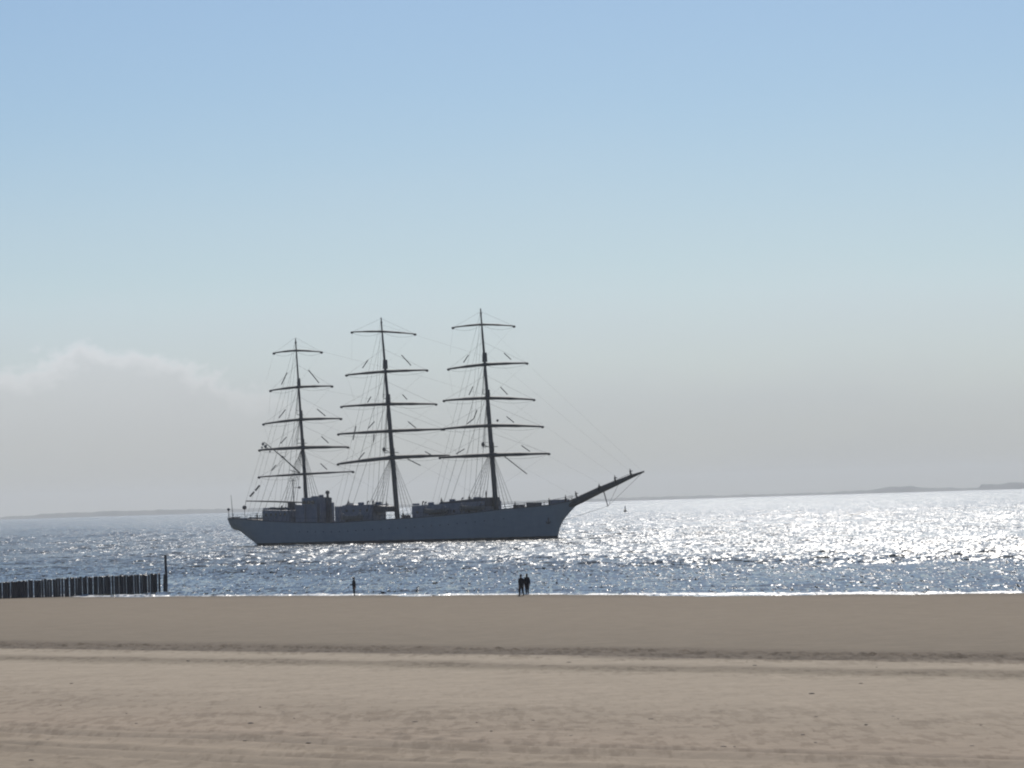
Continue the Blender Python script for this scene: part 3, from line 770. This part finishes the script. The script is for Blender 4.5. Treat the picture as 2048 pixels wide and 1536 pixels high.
# spanker boom, gaff, vang and the small radar mast
mz = mast_ob['mizzen']
MB().tube([Lc(P(492, 1002)), Lc(P(545, 1003)), Lc(P(610, 1005))], [0.12, 0.17, 0.17], 8).tube([Lc(P(492, 1001)), Lc(P(490, 1014))], 0.05, 5).build('spanker_boom', M['spar'], mz)
gf = MB().tube([Lc(P(604, 950)), Lc(P(566, 915)), Lc(P(528, 884))], [0.16, 0.14, 0.08], 8)
gf.ball(Lc(P(565, 914)), 0.3, seg=8, ring=6)
gf.build('spanker_gaff', M['spar'], mz)
vg = MB()
for a, b_, r in (((528, 884), (492, 1001), 0.02), ((577, 906), (545, 941), 0.035), ((585, 935), (597, 915), 0.05), ((597, 915), (605, 935), 0.05), ((580, 940), (604, 948), 0.07)):
    vg.tube([Lc(P(*a)), Lc(P(*b_))], r, 5)
for a, b_ in (((519, 971), (511, 981)), ((508, 984), (500, 993))):
    vg.tube([Lc(P(*a)), Lc(P(*b_))], 0.20, 6)
vg.build('gaff_vang', M['rope'], mz)
# furled ensign cluster at gaff end
vg = MB()
for (x, y, r) in ((526, 888, .34), (531, 893, .38), (535, 898, .30), (524, 895, .22), (540, 903, .2)):
    vg.ball(Lc(P(x, y)), r, (1, .8, 1.1), 8, 6)
vg.build('furled_sail_bundle', M['canvas'], mz)
rm = MB().tube([Lc(P(588, 1008)), Lc(P(585, 958))], [0.12, 0.07], 8)
rm.tube([Lc(P(579, 962)), Lc(P(592, 961))], 0.06, 5).tube([Lc(P(588, 975)), Lc(P(600, 975))], 0.05, 5).ball(Lc(P(599, 975)), 0.28, seg=8, ring=6)
rm.tube([Lc(P(580, 958)), Lc(P(588, 945)), Lc(P(598, 960))], 0.05, 5)
rm.build('radar_mast', M['spar'], ship)
# platforms with lamp beside the lower masts
for x, y in ((768, 899), (966, 889)):
    q = Lc(P(x, y)); MB().ball(q, 0.42, (1, .8, 1.2), 8, 6).tube([q, q + Vector((1.2, 0, -0.5))], 0.08, 5).build('searchlight', M['rope'], mast_ob['main' if x < 900 else 'fore'])
q = Lc(P(995, 841)); MB().ball(q, 0.28, seg=8, ring=6).build('block', M['rope'], mast_ob['fore'])

# ------------------------------------------------------------------ people
def skin_mesh(name, verts, edges, mats, paint, root=0, lev=2):
    me = bpy.data.meshes.new(name + '_cage')
    me.from_pydata([v[:3] for v in verts], edges, [])
    o = bpy.data.objects.new(name, me); col.objects.link(o)
    md = o.modifiers.new('skin', 'SKIN'); md.use_smooth_shade = True
    for i, v in enumerate(verts):
        sv = me.skin_vertices[0].data[i]; r = v[3]; sv.radius = (r, v[4] if len(v) > 4 else r); sv.use_root = (i == root)
    sd = o.modifiers.new('sub', 'SUBSURF'); sd.levels = lev; sd.render_levels = lev
    bpy.context.view_layer.update()
    ev = o.evaluated_get(bpy.context.evaluated_depsgraph_get())
    out = bpy.data.meshes.new_from_object(ev)
    out.name = name
    o.modifiers.clear(); o.data = out
    bpy.data.meshes.remove(me)
    out.materials.clear()
    for m_ in mats: out.materials.append(m_)
    for p in out.polygons: p.material_index = paint(p.center); p.use_smooth = True
    return o
def person(loc, rotz, height=1.78, pose='stand', label='', group=None, seed=0, tilt=0.0, hair_long=False, fingers=True, coat='coat', bulk=1.25):
    """body as one skinned surface; faces local +x"""
    r = random.Random(seed)
    k = height / 1.78
    V_ = []; E_ = []
    def v(x, y, z, rad, rad2=None):
        bf = bulk if (rad > 0.04 and z < hipz + 0.56) else 1.0; V_.append((x * k, y * k, z * k, rad * k * bf, (rad2 or rad) * k * bf)); return len(V_) - 1
    def chain(*idx):
        for a, b_ in zip(idx, idx[1:]): E_.append((a, b_))
    hipz = 0.92 if pose != 'sit' else 0.16
    lean = {'stand': 0.0, 'walk': 0.03, 'sit': 0.10, 'lean': 0.18}[pose]
    pel = v(0, 0, hipz, 0.135, 0.115)
    wa = v(lean * .2, 0, hipz + 0.18, 0.125, 0.10); ch = v(lean * .5, 0, hipz + 0.38, 0.155, 0.115); nk0 = v(lean * .8, 0, hipz + 0.53, 0.085)
    nk = v(lean, 0, hipz + 0.60, 0.055); h1_ = v(lean + 0.015, 0, hipz + 0.67, 0.075, 0.07); h2_ = v(lean + 0.02, 0, hipz + 0.76, 0.092, 0.08); h3_ = v(lean + 0.01, 0, hipz + 0.83, 0.062)
    nose = v(lean + 0.125, 0, hipz + 0.735, 0.013)
    chain(pel, wa, ch, nk0, nk, h1_, h2_, h3_); chain(h2_, nose)
    for s in (1, -1):
        ear = v(lean + 0.0, s * 0.10, hipz + 0.735, 0.014); chain(h2_, ear)
        if pose in ('stand', 'lean'): st_, kn = 0.03 * s, 0.0
        elif pose == 'walk': st_, kn = 0.17 * s, 0.05
        hp_ = v(0, s * 0.10, hipz - 0.08, 0.095)
        if pose == 'sit':
            kne = v(0.42, s * 0.20, hipz + 0.04, 0.062); an_ = v(0.50, s * 0.28, hipz - 0.36, 0.042); toe = v(0.66, s * 0.30, hipz - 0.42, 0.035)
        else:
            kne = v(st_ * .5 + kn, s * 0.10, 0.50, 0.062); an_ = v(st_ - (0.06 if st_ < -0.1 else 0), s * 0.10, 0.09 if st_ > -0.1 else 0.14, 0.042)
            toe = v(st_ + 0.14, s * 0.12, 0.035 if st_ > -0.1 else 0.03, 0.034)
        chain(pel, hp_, kne, an_, toe)
        sh_ = v(lean * .6, s * 0.17, hipz + 0.48, 0.062)
        sw_ = (-0.16 * s if pose == 'walk' else 0.02)
        if pose == 'sit' or pose == 'lean':
            el_ = v(lean + 0.16, s * 0.26, hipz + 0.26, 0.045); wr = v(lean + 0.38, s * 0.16, hipz + 0.18, 0.030)
        else:
            el_ = v(sw_ * .6 - 0.02, s * 0.235, hipz + 0.20, 0.046); wr = v(sw_ + 0.06, s * 0.235, hipz - 0.03, 0.030)
        chain(ch, sh_, el_, wr)
        dx, dz = (0.9, -0.4) if pose in ('sit', 'lean') else (0.25, -0.97)
        wx_, wy_, wz_ = V_[wr][0] / k, V_[wr][1] / k, V_[wr][2] / k
        pm = v(wx_ + dx * .07, wy_, wz_ + dz * .07, 0.034, 0.018); chain(wr, pm)
        if fingers:
            for j, fl in enumerate((0.075, 0.085, 0.080, 0.062)):
                oy = 0.0; ox = (j - 1.5) * 0.020
                bx_ = wx_ + dx * .10 - dz * ox; bz_ = wz_ + dz * .10 + dx * ox
                f1_ = v(bx_ + dx * fl * .3, wy_, bz_ + dz * fl * .3, 0.009); f2_ = v(bx_ + dx * fl, wy_ - s * 0.02, bz_ + dz * fl, 0.008); chain(pm, f1_, f2_)
            th_ = v(wx_ + dx * .05 + 0.035 * -dz, wy_ - s * 0.01, wz_ + dz * .05 + 0.035 * dx, 0.010); th2 = v(wx_ + dx * .09 + 0.055 * -dz, wy_ - s * 0.02, wz_ + dz * .09 + 0.055 * dx, 0.009)
            chain(pm, th_, th2)
    hz, hx = hipz * k, lean * k
    def paint(c):
        if c.z > hz + 0.585 * k: return 0
        if pose in ('stand', 'walk') and abs(c.y) > 0.17 * k and c.z < hz - 0.03 * k and c.z > 0.60 * k: return 0
        if c.z < hz + (0.02 if pose != 'stand' else -0.12) * k: return 2
        return 1
    o = skin_mesh('person', V_, E_, [M['skin'], M[coat], M['trousers']], paint, 0, 2 if fingers else 1)
    o.location = loc; o.rotation_euler = (0, tilt, rotz)
    hr = MB()
    hc = Vector((hx - 0.008 * k, 0, hz + 0.80 * k)); hr.ball(hc, 0.098 * k, (1.05, 0.95, 0.80), 14, 10)
    hr.ball(hc + Vector((-0.045 * k, 0, -0.05 * k)), 0.085 * k, (0.8, 1.0, 1.0), 12, 8)
    if hair_long: hr.ball(hc + Vector((-0.06 * k, 0, -0.15 * k)), 0.08 * k, (0.6, 1.0, 1.6), 12, 8)
    hr.build('hair', M['hair'], o)
    tag(o, label, 'person', group)
    return o
def ground_at(x, y):
    """point of the sloping beach that the photo shows at x, y"""
    r = ray(x, y)
    lo_, hi_ = 40 / r.y, 700 / r.y
    for _ in range(50):
        mid = (lo_ + hi_) / 2; q = CP + r * mid
        g_ = max(float(beach_z(shore_s(q.x, q.y))), 0.0)
        if q.z > g_: lo_ = mid
        else: hi_ = mid
    return CP + r * mid
g_ = ground_at(708.5, 1192); person(g_, R(20), 1.72, 'stand', 'slim person in dark clothes standing alone at the water edge, left of the pair', seed=1, bulk=1.45)
g_ = ground_at(1043, 1192.5); person(g_, R(112), 1.88, 'walk', 'taller dark clad walker of the pair, nearer the beach, mid stride', seed=2, bulk=1.55)
g_ = ground_at(1054.5, 1188); person(g_, R(84), 1.80, 'walk', 'darkly dressed walker just behind the taller one at the shoreline', seed=3, hair_long=True, bulk=1.6)
# bird at the edge of the water
g_ = ground_at(766, 1191)
bd_ = MB().ball((0, 0, 0.25), 0.13, (1.7, .8, .85), 12, 8).ball((0.2, 0, 0.37), 0.06, seg=10, ring=8).tube([(0.13, 0, 0.28), (0.19, 0, 0.36)], [0.06, 0.045], 8)
bd_.tube([(0.25, 0, 0.365), (0.33, 0, 0.35)], [0.018, 0.006], 6).tube([(-0.18, 0, 0.26), (-0.36, 0, 0.24)], [0.05, 0.02], 6)
for s in (1, -1): bd_.tube([(0.0, s * .04, 0.16), (0.0, s * .04, 0.01), (0.06, s * .04, 0.005)], 0.012, 5)
o = bd_.build('shore_bird', M['feather']); o.location = g_; o.rotation_euler = (0, 0, R(160))
tag(o, 'small dark bird standing in the foam between the lone person and the pair', 'bird')

# crew on the ship: top-level persons placed in the ship's frame
def crew(x, y_head, v, label, pose='stand', face=0.0, h=1.76, tilt=0.0, group=None, seed=0, feet=None):
    hgt = {'stand': 1.76, 'walk': 1.76, 'sit': 1.02, 'lean': 1.76}[pose] * h / 1.76
    q = P(x, y_head, v); z = (q.z - hgt) if feet is None else feet
    w = W((q.x, v, z))
    return person(w, -YAW + face, h, pose, label, group, seed, tilt, fingers=False, coat='shirt')
# on the bowsprit: each stands or sits on the spar itself
def on_spar(x, label, side, up, tilt=0.0, seed=0, bulk=1.9):
    """crew stand beside the spar, feet in the netting slung under it, holding on to it"""
    v = 0.62 * side
    ys = np.interp(x, [b_[0] for b_ in bs], [b_[1] for b_ in bs])
    q = P(x, ys, v); w = W((q.x, v, q.z + up - 1.76))
    return person(w, -YAW + 0.2, 1.76, 'lean', label, None, seed, tilt, fingers=False, coat='shirt', bulk=bulk)
on_spar(1156, 'crew member at the foot of the bowsprit, leaning back', 1, 2.1, R(-24), 10)
on_spar(1199, 'crew member low on the inner half of the bowsprit, little more than the head showing', 1, 1.35, R(-8), 11)
on_spar(1232, 'crew member past the middle of the bowsprit, upper body above the spar', 1, 1.65, R(-14), 12)
on_spar(1264, 'crew member farthest out, near the bowsprit tip', 1, 1.6, R(-20), 13)
crew(514, 1021, 4.0, 'crew member standing by the stern rail behind the after deckhouse', seed=20, feet=deck_z(P(514, 1030, 4).x))
crew(696, 1001, 0.5, 'crew member on the after end of the boat deck', seed=21, feet=h6[3], pose='sit')
crew(745, 1000, 0.3, 'crew member on the boat deck halfway to the middle mast', seed=22, feet=h6[3] - .1, pose='sit')
crew(772, 1001, 0.3, 'crew member on the boat deck just behind the middle mast', seed=23, feet=h6[4] + 0.1, pose='sit')
crew(806, 1021, 5.0, 'crew member in the open waist just ahead of the middle mast', seed=24, feet=deck_z(P(806, 1030, 5).x))
crew(882, 998, 0.3, 'crew member at the after end of the awning amidships', seed=25, feet=h7[3], pose='sit')
crew(938, 992, 0.3, 'crew member on the awning halfway to the foremost mast', seed=26, feet=(h7[3] + h7[4]) / 2, pose='sit')
crew(972, 983, 0.3, 'crew member standing tall close behind the foremost mast', seed=27, feet=h7[4] - 0.3)
crew(1098, 999, 1.5, 'crew member at the bow rail beside the forecastle house', seed=28, feet=deck_z(P(1098, 1005, 1.5).x))
crew(1131, 992, 0.8, 'crew member near the stem, right behind the bowsprit foot', seed=29, feet=deck_z(P(1131, 1000, .8).x))
crew(1030, 1004, 3.0, 'crew member ahead of the foremost mast by the anchor windlass', seed=30, feet=deck_z(P(1030, 1010, 3).x))

# ------------------------------------------------------------------ groyne of wooden piles
A = ground_at(-26, 1198); 
e_d = Vector((RT, RT, 0)); 
start = Vector((A.x, A.y, 0))
rp = random.Random(12)
def post_mesh(seed, h, r):
    rr = random.Random(seed); n = 10; pts = []; rad = []
    lx, ly = rr.uniform(-.02, .02), rr.uniform(-.02, .02)
    for k in range(6):
        f = k / 5; pts.append((lx * f * h, ly * f * h, -1.0 + f * (h + 1.0))); rad.append(r * (1.02 - 0.07 * f) * (1 + rr.uniform(-.03, .03)))
    mb = MB().tube(pts, rad, n)
    for i in range(len(mb.v) - n, len(mb.v)):
        x, y, z = mb.v[i]; mb.v[i] = (x, y, z + rr.uniform(-.03, .03))
    return mb
protos = []
for i in range(7):
    o = post_mesh(i, 1.0, (0.13, 0.15, 0.12, 0.14, 0.155, 0.125, 0.14)[i]).build('groyne_post', M['wood']); protos.append(o)
    tag(o, 'dark weathered wooden pile standing in the long groyne row', 'wooden post', 'posts of the groyne running into the sea')
used = 0
tcur = 0.0
gaps = [26, 52, 86, 148, 167, 187, 207, 230, 283, 312]
while True:
    p = start + e_d * tcur
    base = max(float(beach_z(shore_s(p.x, p.y))), -1.2)
    # photo x of this post
    rel = Vector((p.x, p.y, 0.8)) - CP; px = 1024 + F * rel.dot(cright) / rel.dot(fwd)
    if px > 322: break
    tcur += 0.335 + rp.uniform(-0.05, 0.06)
    yt = np.interp(px, [-30, 0, 150, 240, 320], [1167, 1165, 1155, 1151.5, 1147])
    r_ = ray(px, yt); kk = p.y / r_.y; zt = CAMZ + r_.z * kk + rp.uniform(-0.07, 0.05)
    src = protos[used % 7]
    o = src if used < 7 else src.copy()
    if used >= 7: col.objects.link(o)
    o.location = (p.x + rp.uniform(-.03, .03), p.y + rp.uniform(-.03, .03), base)
    o.rotation_euler = (0, 0, rp.uniform(0, 6.28))
    o.scale = (1, 1, (zt - base))
    used += 1
# tall beacon pole at the seaward end
gp = start + e_d * (tcur + 0.55)
r_ = ray(330, 1148); 
bx_, by_ = gp.x, gp.y
k1 = by_ / ray(330, 1148).y; bx_ = ray(330, 1148).x * k1
zm = CAMZ + ray(330, 1148).z * k1; zt = CAMZ + ray(332, 1110).z * by_ / ray(332, 1110).y
pole = empty('beacon_pole', (bx_, by_, 0.0))
tag(pole, 'tall dark pole rising above a stout pile at the seaward end of the groyne', 'pole')
MB().tube([(0, 0, -1.5), (0, 0, zm * .5), (0.02, 0, zm)], [0.23, 0.22, 0.19], 12).build('pile', M['wood'], pole)
MB().tube([(0.10, -0.05, 0.3), (0.12, -0.05, zm), (0.09, -0.05, zt)], [0.15, 0.14, 0.12], 12).build('pole', M['wood'], pole)

# ------------------------------------------------------------------ buoy
yb = 1024; xb = 1250.5
r_ = ray(xb, yb); kk = -CAMZ / r_.z; q = CP + r_ * kk
bu = empty('channel_buoy', q)
tag(bu, 'small dark channel buoy floating beyond the bowsprit', 'buoy')
MB().tube([(0, 0, -.8), (0, 0, .2), (0, 0, 1.0), (0, 0, 1.25)], [0.9, 1.0, 0.9, 0.5], 16).build('float', M['buoy'], bu)
MB().tube([(0, 0, 1.2), (0, 0, 2.9)], [0.42, 0.28], 10).build('tower', M['buoy'], bu)
MB().tube([(0, 0, 2.9), (0, 0, 3.1), (0, 0, 3.75)], [0.08, 0.45, 0.02], 10).build('topmark', M['buoy'], bu)

# ------------------------------------------------------------------ scraps of weed and shell on the dry sand
mb = MB(); rw = random.Random(5)
for k in range(100):
    px = rw.uniform(-100, 2150); py = rw.choice([rw.gauss(1440, 22), rw.gauss(1465, 25), rw.gauss(1318, 9), rw.uniform(1340, 1530)])
    if py < 1300 or py > 1560: continue
    q = ground_at(px, py); sz_ = rw.uniform(0.015, 0.045) * (q.y / 100) ** 0.5
    q.z += sz_ * 0.15
    mb.ball(q, sz_, (rw.uniform(1, 2.4), rw.uniform(1, 1.6), rw.uniform(.3, .6)), 7, 5)
o = mb.build('weed_scraps', varied('dark_weed', (0.16, 0.13, 0.10), (0.28, 0.23, 0.17), 3, 0.9)); tag(o, 'scattered dark scraps of weed and shell on the dry sand', 'seaweed', kind='stuff')

# ------------------------------------------------------------------ haze
hz_ = MB().box((-17000, -320, -12), (17000, 13900, 95)).build('haze', [], smooth=False)
hm = bpy.data.materials.new('haze_air'); hm.use_nodes = True; nt = hm.node_tree; nt.nodes.clear()
pv = N(nt, 'ShaderNodeVolumePrincipled'); pv.inputs['Density'].default_value = 7.5e-5; pv.inputs['Color'].default_value = (0.85, 0.89, 0.93, 1); pv.inputs['Anisotropy'].default_value = 0.25
om = N(nt, 'ShaderNodeOutputMaterial'); L(nt, pv.outputs[0], om.inputs['Volume'])
hz_.data.materials.append(hm)
tag(hz_, 'thin sea haze over the water', 'haze', kind='stuff')
